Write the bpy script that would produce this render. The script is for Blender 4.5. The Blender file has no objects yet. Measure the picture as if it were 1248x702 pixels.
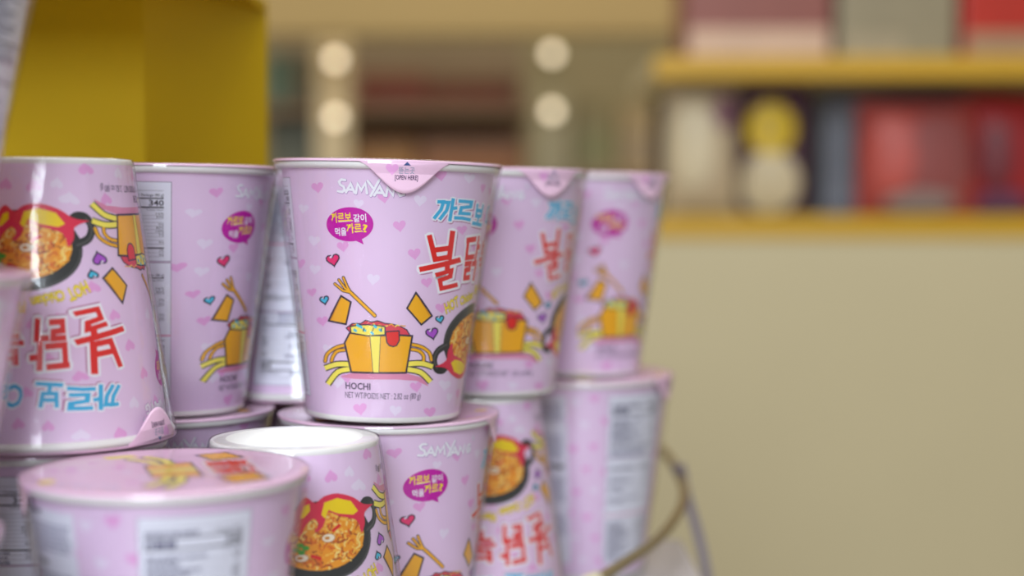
import bpy, bmesh, math, random
from mathutils import Matrix, Vector
from mathutils.geometry import tessellate_polygon

# ------------------------------------------------------------------ camera, world, lights, exposure
SC = bpy.context.scene
COL = bpy.context.collection
FPX = 1900.0
CAMZ = 0.192
PITCH = math.atan(96 / FPX)
cam = bpy.data.cameras.new('camera')
cam.sensor_width = 36.0
cam.lens = 36.0 * FPX / 1248.0
cam.clip_start = 0.01
cam.dof.use_dof = True
cam.dof.focus_distance = 0.600
cam.dof.aperture_fstop = 3.4
camo = bpy.data.objects.new('camera', cam)
COL.objects.link(camo)
camo.location = (0, 0, CAMZ)
camo.rotation_euler = (math.pi / 2 - PITCH, 0, 0)
SC.camera = camo

world = bpy.data.worlds.new('world')
SC.world = world
world.use_nodes = True
world.node_tree.nodes['Background'].inputs[0].default_value = (1.0, 0.97, 0.94, 1)
world.node_tree.nodes['Background'].inputs[1].default_value = 0.38

def area(name, loc, target, sx, sy, power, color):
    l = bpy.data.lights.new(name, 'AREA')
    l.shape = 'RECTANGLE'; l.size = sx; l.size_y = sy; l.energy = power; l.color = color
    o = bpy.data.objects.new(name, l); COL.objects.link(o)
    o.location = loc
    o.rotation_euler = (Vector(target) - Vector(loc)).to_track_quat('-Z', 'Y').to_euler()
    return o
area('shop_window_light', (-0.22, -1.25, 0.98), (-0.06, 0.62, 0.15), 0.85, 0.9, 40, (0.84, 0.92, 1.0))
area('shop_ceiling_light', (-0.2, 0.2, 1.9), (-0.05, 0.8, 0.1), 1.2, 0.5, 17, (0.94, 0.96, 1.0))
area('aisle_ceiling_light', (0.9, 1.1, 1.9), (0.8, 2.0, 0.0), 1.6, 0.4, 9, (1.0, 0.90, 0.72))
area('far_shelf_fill_light', (0.1, 2.42, 1.9), (0.05, 3.3, 0.2), 1.6, 0.3, 23, (1.0, 0.90, 0.74))  # added fill light, brightens the dark far shelf

SC.view_settings.view_transform = 'Standard'
SC.view_settings.look = 'None'
SC.view_settings.gamma = 1
SC.view_settings.use_curve_mapping = False
SC.view_settings.exposure = 0.0

# ------------------------------------------------------------------ small helpers
def lin(c):
    c /= 255.0
    return c / 12.92 if c <= 0.04045 else ((c + 0.055) / 1.055) ** 2.4
def rgb(r, g, b): return (lin(r), lin(g), lin(b), 1)

MATS = {}
def mat(name, color, rough=0.5, noise=0.06, nscale=40.0, metal=0.0, emit=0.0, spec=0.5, bump=0.0):
    """principled surface with a faint procedural mottling"""
    if name in MATS: return MATS[name]
    m = bpy.data.materials.new(name); m.use_nodes = True
    nt = m.node_tree; p = nt.nodes['Principled BSDF']
    p.inputs['Roughness'].default_value = rough
    p.inputs['Metallic'].default_value = metal
    p.inputs['Specular IOR Level'].default_value = spec
    c = rgb(*color)
    tc = nt.nodes.new('ShaderNodeTexCoord'); nz = nt.nodes.new('ShaderNodeTexNoise')
    nz.inputs['Scale'].default_value = nscale
    nt.links.new(tc.outputs['Object'], nz.inputs['Vector'])
    mx = nt.nodes.new('ShaderNodeMix'); mx.data_type = 'RGBA'
    mx.inputs[6].default_value = tuple(x * (1 - noise) for x in c[:3]) + (1,)
    mx.inputs[7].default_value = tuple(min(1, x * (1 + noise)) for x in c[:3]) + (1,)
    nt.links.new(nz.outputs['Fac'], mx.inputs[0])
    nt.links.new(mx.outputs[2], p.inputs['Base Color'])
    if bump:
        b = nt.nodes.new('ShaderNodeBump'); b.inputs['Strength'].default_value = bump; b.inputs['Distance'].default_value = 0.002
        nt.links.new(nz.outputs['Fac'], b.inputs['Height']); nt.links.new(b.outputs[0], p.inputs['Normal'])
    if emit:
        nt.links.new(mx.outputs[2], p.inputs['Emission Color'])
        p.inputs['Emission Strength'].default_value = emit
    MATS[name] = m
    return m

def ink(name, r, g, b): return mat('print_' + name, (r, g, b), 0.38, 0.02, 300)

def film_material():
    m = bpy.data.materials.new('clear_film'); m.use_nodes = True
    nt = m.node_tree; nt.nodes.clear()
    out = nt.nodes.new('ShaderNodeOutputMaterial')
    tr = nt.nodes.new('ShaderNodeBsdfTransparent'); tr.inputs[0].default_value = (0.985, 0.985, 0.99, 1)
    gl = nt.nodes.new('ShaderNodeBsdfGlossy'); gl.inputs['Roughness'].default_value = 0.10
    fr = nt.nodes.new('ShaderNodeFresnel'); fr.inputs[0].default_value = 1.62
    mx = nt.nodes.new('ShaderNodeMixShader')
    tc = nt.nodes.new('ShaderNodeTexCoord'); mp = nt.nodes.new('ShaderNodeMapping')
    mp.inputs['Scale'].default_value = (1, 1, 0.35)
    nz = nt.nodes.new('ShaderNodeTexNoise'); nz.inputs['Scale'].default_value = 70; nz.inputs['Detail'].default_value = 4
    bp = nt.nodes.new('ShaderNodeBump'); bp.inputs['Strength'].default_value = 0.5; bp.inputs['Distance'].default_value = 0.0012
    nt.links.new(tc.outputs['Object'], mp.inputs[0]); nt.links.new(mp.outputs[0], nz.inputs['Vector'])
    nt.links.new(nz.outputs['Fac'], bp.inputs['Height'])
    nt.links.new(bp.outputs[0], gl.inputs['Normal'])
    cp = nt.nodes.new('ShaderNodeMath'); cp.operation = 'MINIMUM'; cp.inputs[1].default_value = 0.32
    nt.links.new(fr.outputs[0], cp.inputs[0]); nt.links.new(cp.outputs[0], mx.inputs[0]); nt.links.new(tr.outputs[0], mx.inputs[1]); nt.links.new(gl.outputs[0], mx.inputs[2])
    nt.links.new(mx.outputs[0], out.inputs[0])
    return m
FILM = film_material()

def mesh_obj(name, verts, faces, mats, parent=None, midx=None, smooth=True):
    me = bpy.data.meshes.new(name)
    me.from_pydata([tuple(v) for v in verts], [], faces)
    for m in (mats if isinstance(mats, (list, tuple)) else [mats]): me.materials.append(m)
    if midx is not None: me.polygons.foreach_set('material_index', midx)
    if smooth: me.polygons.foreach_set('use_smooth', [True] * len(me.polygons))
    me.update()
    o = bpy.data.objects.new(name, me); COL.objects.link(o)
    if parent: o.parent = parent
    return o

def lathe(profile, n=96, close=False):
    """profile of (r, z); r == 0 makes a pole fan"""
    V, F, rows = [], [], []
    for r, z in profile:
        if r < 1e-9:
            rows.append([len(V)] * n); V.append((0, 0, z))
        else:
            b = len(V); rows.append(list(range(b, b + n)))
            for i in range(n):
                a = 2 * math.pi * i / n
                V.append((r * math.sin(a), -r * math.cos(a), z))
    for a, b in zip(rows, rows[1:]):
        for i in range(n):
            j = (i + 1) % n
            f = [a[i], a[j], b[j], b[i]]
            g = []
            for k in f:
                if k not in g: g.append(k)
            if len(g) > 2: F.append(g)
    return V, F

def box_bm(bm, x0, x1, y0, y1, z0, z1, bev=0.0, seg=2):
    r = bmesh.ops.create_cube(bm, size=1)
    vs = r['verts']
    bmesh.ops.scale(bm, vec=(x1 - x0, y1 - y0, z1 - z0), verts=vs)
    bmesh.ops.translate(bm, vec=((x0 + x1) / 2, (y0 + y1) / 2, (z0 + z1) / 2), verts=vs)
    if bev > 0:
        es = list({e for v in vs for e in v.link_edges})
        bmesh.ops.bevel(bm, geom=es, offset=bev, segments=seg, affect='EDGES', profile=0.6)
def bm_obj(name, bm, m, parent=None, smooth=False):
    me = bpy.data.meshes.new(name); bm.to_mesh(me); bm.free(); me.materials.append(m)
    if smooth: me.polygons.foreach_set('use_smooth', [True] * len(me.polygons))
    o = bpy.data.objects.new(name, me); COL.objects.link(o)
    if parent: o.parent = parent
    return o
def box(name, x0, x1, y0, y1, z0, z1, m, parent=None, bev=0.002):
    bm = bmesh.new(); box_bm(bm, x0, x1, y0, y1, z0, z1, bev)
    return bm_obj(name, bm, m, parent)
def tube_obj(name, pts, r, m, parent=None, n=12, caps=True):
    pts = [Vector(p) for p in pts]; V, F = [], []
    for i, p in enumerate(pts):
        t = (pts[min(i + 1, len(pts) - 1)] - pts[max(i - 1, 0)]).normalized()
        up = Vector((0, 0, 1)) if abs(t.z) < .9 else Vector((1, 0, 0))
        a = t.cross(up).normalized(); b = t.cross(a)
        rr = r[i] if isinstance(r, (list, tuple)) else r
        for k in range(n):
            q = 2 * math.pi * k / n
            V.append(p + a * rr * math.cos(q) + b * rr * math.sin(q))
    for i in range(len(pts) - 1):
        for k in range(n):
            F.append((i * n + k, i * n + (k + 1) % n, (i + 1) * n + (k + 1) % n, (i + 1) * n + k))
    if caps:
        F.append(tuple(range(n))[::-1]); F.append(tuple(range((len(pts) - 1) * n, len(pts) * n)))
    return mesh_obj(name, V, F, m, parent)
def spline(pts, n=8):
    P = [Vector(p) for p in pts]; P = [P[0]] + P + [P[-1]]; out = []
    for i in range(1, len(P) - 2):
        for k in range(n):
            t = k / n
            out.append(0.5 * ((2 * P[i]) + (P[i + 1] - P[i - 1]) * t + (2 * P[i - 1] - 5 * P[i] + 4 * P[i + 1] - P[i + 2]) * t * t
                              + (3 * P[i] - P[i - 1] - 3 * P[i + 1] + P[i + 2]) * t ** 3))
    out.append(P[-2]); return out
def empty(name, loc=(0, 0, 0)):
    o = bpy.data.objects.new(name, None); COL.objects.link(o); o.location = loc; o.empty_display_size = 0.02
    return o
def tag(o, label, cat, group=None):
    o['label'] = label; o['category'] = cat
    if group: o['group'] = group
    return o
def structure(o): o['kind'] = 'structure'; return o

def ray(px, py):
    x = (px - 624) / FPX; y = -(py - 351) / FPX
    return Vector((x, math.cos(PITCH) + y * math.sin(PITCH), -math.sin(PITCH) + y * math.cos(PITCH)))
def at(px, py, D):
    d = ray(px, py)
    return Vector((0, 0, CAMZ)) + d * (D / d.y)

# ------------------------------------------------------------------ the setting
beige = mat('beige_paint', (196, 183, 146), 0.6, 0.03, 6)
wall_m = mat('wall_paint', (160, 146, 108), 0.8, 0.05, 3)
header_m = mat('tan_paint', (176, 148, 92), 0.7, 0.05, 3)
yellow_edge = mat('yellow_shelf_strip', (196, 152, 24), 0.45, 0.05, 12)
dark_back = mat('dark_shelf_backing', (58, 50, 52), 0.8, 0.1, 5)
floor_m = mat('floor_tile', (150, 140, 122), 0.4, 0.1, 4)
structure(box('floor', -3, 3, -1.6, 4.8, -0.86, -0.84, floor_m, bev=0))
structure(box('wall_back', -3, 3, 4.5, 4.6, -0.84, 2.4, wall_m, bev=0))
hd = box('trim_1', -3, 3.0, 2.6, 2.64, at(0, 44, 2.6).z, at(0, 44, 2.6).z + 0.5, header_m, bev=0.01)
structure(hd)
hd.rotation_euler = (0, 0, 0)

# ------------------------------------------------------------------ cup geometry
H = 0.1045
STACK = 0.1056
ZS0, ZS1 = 0.0026, 0.1018
def RS(z): return 0.0316 + 0.1225 * z
RIM = 0.0468

def cup_matrix(x, y, z, rot, inv=False, tilt=0.0, tiltx=0.0):
    facing = math.atan2(-x, y)
    M = Matrix.Translation((x, y, z + (H + 0.0009 if inv else 0))) @ Matrix.Rotation(math.radians(tilt), 4, 'Y') @ Matrix.Rotation(math.radians(tiltx), 4, 'X')
    M = M @ Matrix.Rotation(math.radians(rot) + facing, 4, 'Z')
    if inv: M = M @ Matrix.Rotation(math.pi, 4, 'Y')
    return M

Z1 = STACK
CUPS = {
    # name: x, y, z, rot, inverted, tilt, tiltx, lid_rot
    'A': (-0.0541, 0.650, Z1 + 0.0007, 0, False, 1.5, 0, 8),
    'B': (-0.1755, 0.587, Z1, 62, True, 0, 0, 5),
    'C': (-0.1492, 0.674, Z1, 66, False, 0.8, 0, 150),
    'D': (-0.0940, 0.7350, Z1, -103, True, 0, 0, 180),
    'I': (-0.0121, 0.742, Z1, 13, False, 0.6, 0, 25),
    'J': (0.0355, 0.829, Z1, 43, False, 0.6, 0, 8),
    'K': (0.0385, 0.829, 0.0, 131, False, 0, 0, -60),
    'L': (-0.0530, 0.668, 0.0, 43, False, 0, 0, 38),
    'M': (-0.0190, 0.741, 0.0, 89, True, 0, 0, 200),
    'N': (-0.1520, 0.682, 0.0, 20, False, 0, 0, 170),
    'O': (-0.1155, 0.757, 0.0, 40, True, 0, 0, 170),
    'F': (-0.0830, 0.592, 0.0, 92, True, 0, 0, 170),
    'E': (-0.1154, 0.517, 0.0, 102, False, 0, 0, 175),
    'H': (-0.1790, 0.590, 0.0, 63, False, 0, 0, 150),
    'R': (-0.1850, 0.408, 0.0, 200, False, 0, 0, 170),
    'Q': (-0.2090, 0.494, 0.0700, 200, False, 4.4, 0, 170),
    'P': (-0.2110 + 0.0081, 0.494, 0.0700 + 0.1062, 152, False, 4.6, 0, 170),
}
CM = {k: cup_matrix(*v[:7]) for k, v in CUPS.items()}

def lab(cup):
    """where a point of the photograph falls on that cup's printed sleeve: (angle, height)"""
    Mi = CM[cup].inverted()
    o = Mi @ Vector((0, 0, CAMZ)); R3 = Mi.to_3x3()
    def f(px, py):
        d = R3 @ ray(px, py)
        k, r0 = 0.1225, 0.0316
        a = d.x ** 2 + d.y ** 2 - (k * d.z) ** 2
        rz = r0 + k * o.z
        b = 2 * (o.x * d.x + o.y * d.y - rz * k * d.z)
        c = o.x ** 2 + o.y ** 2 - rz ** 2
        disc = max(0, b * b - 4 * a * c)
        t = (-b - math.sqrt(disc)) / (2 * a)
        p = o + d * t
        return (math.atan2(p.x, -p.y), p.z)
    return f
LA, LB, LC, LF = lab('A'), lab('B'), lab('C'), lab('F')

# ------------------------------------------------------------------ print engine (flat artwork on curved paper)
U = 0.04                     # metres of u per radian
STEP = 0.0013
def map_sleeve(u, v, layer):
    th = u / U; r = RS(v) + 0.00003 + 0.000016 * layer
    return (r * math.sin(th), -r * math.cos(th), v)
def map_lid(u, v, layer):
    return (u, v, H + 0.00025 + 0.00004 * layer)

class Print:
    def __init__(s, mapper=map_sleeve): s.el = {}; s.mapper = mapper; s.n = 0
    def tris(s, P, T, m, layer):
        V, F = s.el.setdefault((m.name, layer), ([], []))
        s.n += 1; o = (s.n % 14) * 0.06       # overlapping pen strokes never share one plane
        b = len(V); V += [(p[0], p[1], o) for p in P]; F += [tuple(b + i for i in t) for t in T]
    def poly(s, pts, m, layer):           # pts already (u, v)
        T = tessellate_polygon([[Vector((p[0], p[1], 0)) for p in pts]])
        s.tris(list(pts), T, m, layer)
    def stroke(s, pts, w, m, layer, conv=None, cap=True):
        """a pen line of width w (one or one per point), drawn before conv bends it onto the paper"""
        conv = conv or (lambda x, y: (x, y))
        n = len(pts); ws = w if isinstance(w, (list, tuple)) else [w] * n
        closed = n > 3 and pts[0] == pts[-1]
        seg = []
        for a, b in zip(pts, pts[1:]):
            dx, dy = b[0] - a[0], b[1] - a[1]; L = math.hypot(dx, dy) or 1e-9; seg.append((dx / L, dy / L))
        P, T = [], []
        for i, p in enumerate(pts):
            if closed: a, b = seg[i - 1 if i else -1], seg[i if i < n - 1 else 0]
            else: a, b = seg[max(0, i - 1)], seg[min(i, n - 2)]
            mx, my = -(a[1] + b[1]), a[0] + b[0]; L = math.hypot(mx, my) or 1e-9; mx /= L; my /= L
            k = min(1.9, 1 / max(0.3, abs(-a[1] * mx + a[0] * my))) * ws[i] / 2
            P += [(p[0] + mx * k, p[1] + my * k), (p[0] - mx * k, p[1] - my * k)]
            if i: T += [(2 * i - 2, 2 * i, 2 * i + 1), (2 * i - 2, 2 * i + 1, 2 * i - 1)]
        if cap and not closed:
            for e, (dx, dy) in ((0, (-seg[0][0], -seg[0][1])), (n - 1, seg[-1])):
                b0 = len(P); r = ws[e] / 2; q = math.atan2(dy, dx)
                P += [(pts[e][0] + r * math.cos(q + t), pts[e][1] + r * math.sin(q + t)) for t in [(-.5 + k / 6) * math.pi for k in range(7)]]
                T += [(b0, b0 + k, b0 + k + 1) for k in range(1, 6)]
        s.tris([conv(*p) for p in P], T, m, layer)
    def fill(s, pts, m, layer, conv=None, outline=None, ow=0.0):
        conv = conv or (lambda x, y: (x, y))
        s.poly([conv(*p) for p in pts], m, layer)
        if outline: s.stroke(list(pts) + [pts[0]], ow, outline, layer + 1, conv)
    def build(s, name, parent):
        V3, F3, MI, names = [], [], [], []
        for (mn, layer), (V, F) in s.el.items():
            if mn not in names: names.append(mn)
            bm = bmesh.new()
            vs = [bm.verts.new(v) for v in V]
            for f in F:
                try: bm.faces.new([vs[i] for i in f])
                except ValueError: pass
            if s.mapper is not map_lid:
                lo, hi = min(v[0] for v in V), max(v[0] for v in V)
                for k in range(math.ceil(lo / STEP), math.floor(hi / STEP) + 1):
                    bmesh.ops.bisect_plane(bm, geom=bm.verts[:] + bm.edges[:] + bm.faces[:], dist=1e-8, plane_co=(k * STEP, 0, 0), plane_no=(1, 0, 0))
            bm.verts.index_update(); b = len(V3)
            V3 += [s.mapper(v.co.x, v.co.y, layer + v.co.z) for v in bm.verts]
            for f in bm.faces:
                idx = [b + v.index for v in f.verts]
                c = [v.co for v in f.verts]
                if sum(c[k - 1].x * c[k].y - c[k].x * c[k - 1].y for k in range(len(c))) < 0: idx.reverse()
                F3.append(idx); MI.append(names.index(mn))
            bm.free()
        return mesh_obj(name, V3, F3, [bpy.data.materials[n] for n in names], parent, MI)

def uv(L):                   # photo point -> (u, v) on the sleeve
    return lambda x, y: (lambda t: (t[0] * U, t[1]))(L(x, y))
def crop(L, x0, y0, k):      # a point of an enlarged crop -> (u, v)
    return lambda x, y: (lambda t: (t[0] * U, t[1]))(L(x0 + x / k, y0 + y / k))
def local(th_deg, z, rot=0.0, sx=1.0):
    """millimetres around an anchor on the sleeve -> (u, v)"""
    r = math.radians(rot); c, s_ = math.cos(r), math.sin(r); q = U / RS(z); u0 = math.radians(th_deg) * U
    return lambda x, y: (u0 + (x * sx * c - y * s_) * q * 1e-3, z + (x * sx * s_ + y * c) * 1e-3)
def anchor(L, px, py, rot=0.0, sx=1.0):
    t, z = L(px, py); return local(math.degrees(t), z, rot, sx)

TXT = {}
def text_mesh(body, bold=0.0, shear=0.0):
    key = (body, bold, shear)
    if key in TXT: return TXT[key]
    c = bpy.data.curves.new('lettering', 'FONT'); c.body = body; c.size = 1; c.resolution_u = 2; c.offset = bold; c.shear = shear
    o = bpy.data.objects.new('lettering', c); COL.objects.link(o)
    bpy.context.view_layer.update()
    ev = o.evaluated_get(bpy.context.evaluated_depsgraph_get()); me = ev.to_mesh()
    V = [(v.co.x, v.co.y) for v in me.vertices]; F = [tuple(p.vertices) for p in me.polygons]
    ev.to_mesh_clear(); bpy.data.objects.remove(o); bpy.data.curves.remove(c)
    TXT[key] = (V, F)
    return V, F
def put_text(P, body, size, conv, m, layer, bold=0.0, shear=0.0, align='c', sx=1.0, width=None):
    """size = cap height scale in mm; conv takes mm"""
    V, F = text_mesh(body, bold, shear)
    if not V: return
    lo, hi = min(v[0] for v in V), max(v[0] for v in V)
    if width: sx = width / ((hi - lo) * size)
    off = {'c': (lo + hi) / 2, 'l': lo, 'r': hi}[align]
    P.tris([conv((x - off) * size * sx, y * size) for x, y in V], F, m, layer)

def heart_pts(n=18):
    out = []
    for i in range(n):
        t = 2 * math.pi * i / n
        out.append((16 * math.sin(t) ** 3 / 16, (13 * math.cos(t) - 5 * math.cos(2 * t) - 2 * math.cos(3 * t) - math.cos(4 * t)) / 16))
    return out
HEART = heart_pts()
def heart(P, conv, cx, cy, size, m, layer, rot=0.0, down=True, outline=None, ow=0):
    c, s_ = math.cos(math.radians(rot)), math.sin(math.radians(rot)); sg = -1 if down else 1
    pts = []
    for x, y in HEART:
        x, y = x * size / 2, y * size / 2
        x, y = x * c - y * s_, x * s_ + y * c
        pts.append((cx + x, cy + sg * y))
    P.fill(pts, m, layer, conv, outline, ow)

random.seed(4)
i_pink = ink('heart_pink', 230, 166, 218); i_pale = ink('heart_pale', 234, 220, 240); i_dark = ink('outline', 46, 42, 66)
i_white = ink('white', 240, 240, 246); i_mag = ink('magenta', 196, 0, 164); i_yel = ink('yellow', 250, 226, 40)
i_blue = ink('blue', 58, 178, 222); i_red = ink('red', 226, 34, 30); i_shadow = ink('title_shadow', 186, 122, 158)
i_org = ink('orange', 244, 178, 28); i_lem = ink('lemon', 250, 236, 96); i_sauce = ink('sauce', 222, 66, 84)
i_cyan = ink('cyan', 70, 196, 226); i_pur = ink('purple', 176, 84, 204); i_crim = ink('crimson', 236, 44, 112)
i_bowlsh = ink('bowl_shadow', 224, 142, 176); i_txt = ink('text_purple', 66, 44, 84); i_panel = ink('panel', 233, 234, 246)
i_mid = ink('mid_text', 112, 112, 138); i_grey = ink('grey_text', 156, 158, 180); i_black = ink('black', 40, 38, 52); i_pan = ink('pan', 40, 44, 44); i_panlit = ink('pan_rim', 78, 80, 78)
i_flame = ink('flame', 226, 40, 78); i_fyel = ink('flame_yellow', 248, 218, 0); i_lsh = ink('brand_shadow', 176, 140, 190)
i_nood = [ink('noodle_a', 244, 160, 34), ink('noodle_b', 254, 200, 80), ink('noodle_c', 226, 112, 26), ink('noodle_d', 255, 226, 130), ink('noodle_e', 178, 84, 26)]
i_green = ink('leaf', 70, 168, 50); i_mush = ink('mushroom', 246, 236, 212); i_olive = ink('olive', 140, 104, 20); i_cream = ink('cream', 252, 244, 214)
i_brown = ink('cheese_edge', 206, 130, 20)

# --- pattern of small hearts
pt = Print(); A = uv(LA)
for x, y, s in [(387, 228, 15), (468, 240, 16), (487, 275, 16), (505, 309, 16), (418, 300, 15), (366, 321, 13), (537, 213, 16), (563, 280, 13),
                (380, 356, 12), (393, 391, 14), (538, 375, 15), (520, 344, 14), (507, 471, 15), (439, 498, 17), (524, 502, 15), (423, 460, 14), (405, 276, 12)]:
    heart(pt, A, x, y, s, i_pink, 0, 8)
for x, y, s in [(383, 293, 15), (370, 254, 13), (512, 244, 16), (572, 217, 14), (384, 328, 14), (412, 466, 15), (542, 469, 15), (482, 500, 15), (455, 340, 16), (437, 248, 13), (400, 425, 14)]:
    heart(pt, A, x, y, s, i_pale, 0, -6)
for row in range(8):
    for k in range(18):
        th = 56 + k * 14.5 + (7 if row % 2 else 0) + random.uniform(-2, 2); z = 0.011 + row * 0.012 + random.uniform(-.0015, .0015)
        if th > 292: continue
        heart(pt, local(th, z), 0, 0, random.uniform(4.2, 5.4), i_pink if (k + row) % 3 else i_pale, 0, random.uniform(-10, 10), down=False)

# --- brand lettering
br = Print(); c1 = crop(LA, 320, 180, 4.13)
letters = [[(416, 163), (398, 160), (385, 172), (392, 187), (408, 196), (414, 212), (402, 223), (380, 219)],
           [(420, 224), (444, 182), (463, 226)], [(428, 210), (458, 212)],
           [(470, 229), (479, 182), (497, 214), (518, 180), (526, 230)],
           [(530, 168), (556, 203)], [(588, 162), (545, 242)],
           [(562, 240), (590, 196), (614, 241)], [(572, 226), (606, 228)],
           [(622, 242), (630, 200), (656, 240), (664, 196)],
           [(712, 202), (694, 200), (680, 222), (692, 242), (712, 236), (714, 222), (700, 222)],
           [(724, 160), (738, 158), (728, 170), (744, 172), (736, 184)]]
for k, s in enumerate(letters):
    w = 13 if k < len(letters) - 1 else 6
    br.stroke([(x + 1.5, y + 1.5) for x, y in s], w + 3.5, i_lsh, 1, c1); br.stroke(s, w, i_white, 2, c1)

# --- speech bubble
sb = Print(); c5 = crop(LA, 390, 240, 10.03)
sb.poly([c5(367 + 287 * math.cos(t * math.pi / 24), 335 + 210 * math.sin(t * math.pi / 24)) for t in range(48)], i_mag, 2)
sb.poly([c5(405, 520), c5(535, 582), c5(500, 480)], i_mag, 2)
for body, x, y, s, m, w in [('까르보', 262, 300, 4.2, i_yel, 8.8), ('같이', 489, 298, 3.4, i_white, 5.2), ('먹을', 258, 464, 3.4, i_white, 5.0), ('까르', 420, 430, 4.1, i_yel, 6.2), ('?', 556, 430, 4.3, i_yel, 2.1)]:
    px, py = 390 + x / 10.03, 240 + y / 10.03
    put_text(sb, body, s, anchor(LA, px, py, 4), m, 4, bold=0.022, width=w)
for a, b in [((232, 304), (398, 290)), ((432, 428), (516, 420))]: sb.stroke([a, b], 11, i_cream, 3, c5)

# --- title
ti = Print(); c6 = crop(LA, 500, 230, 5.017)
def title(strokes, w, color, ow, c6=c6, sh=(5, 7)):
    def ext(s, e):
        (a, b), (c, d) = s[0], s[1]; L = math.hypot(c - a, d - b); p = (a - (c - a) / L * e, b - (d - b) / L * e)
        (a, b), (c, d) = s[-1], s[-2]; L = math.hypot(c - a, d - b); q = (a - (c - a) / L * e, b - (d - b) / L * e)
        return [p] + list(s[1:-1]) + [q]
    for s in strokes: ti.stroke([(x + sh[0], y + sh[1]) for x, y in s], w + ow, i_shadow, 1, c6)
    for s in strokes: ti.stroke(s, w + ow, i_white, 2, c6); ti.stroke(ext(s, w * .35 + ow * .4), w + ow * .9, i_white, 2, c6, cap=False)
    for s in strokes: ti.stroke(ext(s, w * .35), w, color, 3, c6, cap=False)
title([[(172, 80), (203, 80), (188, 128), (148, 178)], [(218, 84), (236, 84), (222, 132), (182, 184)], [(262, 66), (242, 192)], [(254, 122), (280, 118)],
       [(302, 76), (374, 82), (368, 110), (312, 116), (304, 150), (362, 154)], [(274, 178), (318, 180), (362, 190)]], 21, i_blue, 16)
title([[(-2.6, 4), (-2.4, -.4), (2.2, -.4), (2.8, 4)], [(-2.4, 1.8), (2.4, 1.8)], [(0, -.4), (-.2, -3.2)], [(-4.2, -3.4), (4.2, -3.9)]], 1.5, i_blue, 1.3, local(61.5, LA(570, 262)[1], -2), (.35, -.5))
title([[(118, 294), (152, 436)], [(258, 268), (238, 426)], [(140, 376), (246, 362)], [(150, 432), (238, 418)],
       [(66, 492), (296, 436)], [(226, 452), (226, 494)]], 32, i_red, 26)
title([[(162, 526), (250, 500), (244, 536), (180, 560), (190, 610), (280, 588)]], 27, i_red, 28)
title([[(-7, 8), (.5, 8.5)], [(-6.2, 8), (-6, .6), (1, 1)], [(4, 9), (3.6, -.5)], [(4, 4.8), (7, 5.1)],
       [(-6, -2), (-1.5, -1.8), (-1.7, -4.3), (-5.5, -4.7), (-5.4, -8), (-.8, -7.8)], [(.9, -2), (5, -1.8), (4.6, -8.6)]], 2.3, i_red, 2.2, (lambda f: lambda x, y: f(x * .86, y * .96))(local(61.0, LA(566, 316)[1], 0)), (.35, -.5))
for body, th, z, s, w in [('볶', 85, LA(560, 318)[1], 16, 15), ('음', 108, LA(560, 316)[1], 15, 13.5), ('면', 127, LA(560, 314)[1], 15.5, 14)]:
    cv = local(th, z - 0.005, 2)
    for m, l, bd in [(i_white, 2, 0.07), (i_red, 3, 0.02)]:
        put_text(ti, body, s, cv, m, l, bold=bd, width=w * (1 + bd))
zc_ = LA(560, 262)[1]
for m, l, bd in [(i_white, 2, 0.09), (i_blue, 3, 0.022)]:
    put_text(ti, 'Carbo', 11, local(87, zc_ - 0.0035, 0), m, l, bold=bd, shear=0.15, width=19 * (1 + bd * .6))
# arched yellow line
for ch, th, z, r, s in [('HOT', 46.5, LA(555, 374)[1] - .001, 24, 6.2), ('Chicken', 62, LA(575, 364)[1] - .001, 14, 5.2), ('Flavor', 80, LA(575, 359)[1], 0, 5.2), ('Ramen', 96, LA(575, 362)[1], -12, 5.2)]:
    wd = {'HOT': 8.0, 'Chicken': 11.5, 'Flavor': 9.5, 'Ramen': 9.5}[ch]
    for m, l, bd in [(i_olive, 1, 0.06), (i_yel, 2, 0.03)]:
        put_text(ti, ch, s, local(th, z, r), m, l, bold=bd, width=wd * (1 + bd * .4))

# --- bowl illustration with noodles, cheese slices and hearts (no figure)
bo = Print(); c3 = crop(LA, 380, 380, 5.85); c2 = crop(LA, 320, 340, 3.693)
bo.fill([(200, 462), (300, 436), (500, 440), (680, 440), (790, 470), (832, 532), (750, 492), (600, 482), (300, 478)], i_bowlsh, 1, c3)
for s in ([(236, 238), (172, 256), (112, 300), (96, 352)], [(236, 272), (184, 280), (152, 318), (142, 352)], [(706, 232), (780, 250), (836, 290), (852, 344)], [(702, 266), (762, 278), (796, 312), (796, 350)]):
    q = [tuple(p) for p in spline([(x, y, 0) for x, y in s], 4)]; q = [(p[0], p[1]) for p in q]
    bo.stroke(q, 30, i_dark, 1, c3); bo.stroke(q, 19, i_org, 2, c3)
for s in ([(270, 374), (180, 374), (94, 402)], [(270, 408), (185, 430), (116, 516)], [(670, 374), (780, 368), (862, 392)], [(670, 408), (775, 432), (846, 500)]):
    q = [(p[0], p[1]) for p in spline([(x, y, 0) for x, y in s], 4)]
    bo.stroke(q, 50, i_dark, 2, c3, cap=False); bo.stroke(q, 33, i_lem, 3, c3, cap=False)
bo.fill([(354, 76), (398, 104), (376, 204), (298, 188)], i_org, 2, c2, i_dark, 8)
bo.fill([(690, 62), (762, 166), (714, 206), (650, 132)], i_org, 2, c2, i_dark, 8)
bo.stroke([(700, 82), (750, 164)], 3, i_brown, 4, c2); bo.stroke([(350, 92), (308, 182)], 3, i_brown, 4, c2)
bo.fill([(246, 116), (290, 84), (350, 84), (385, 60), (425, 74), (470, 64), (520, 82), (575, 88), (632, 104), (676, 128), (700, 168), (520, 168), (280, 152)], i_sauce, 3, c3, i_dark, 8)
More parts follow.
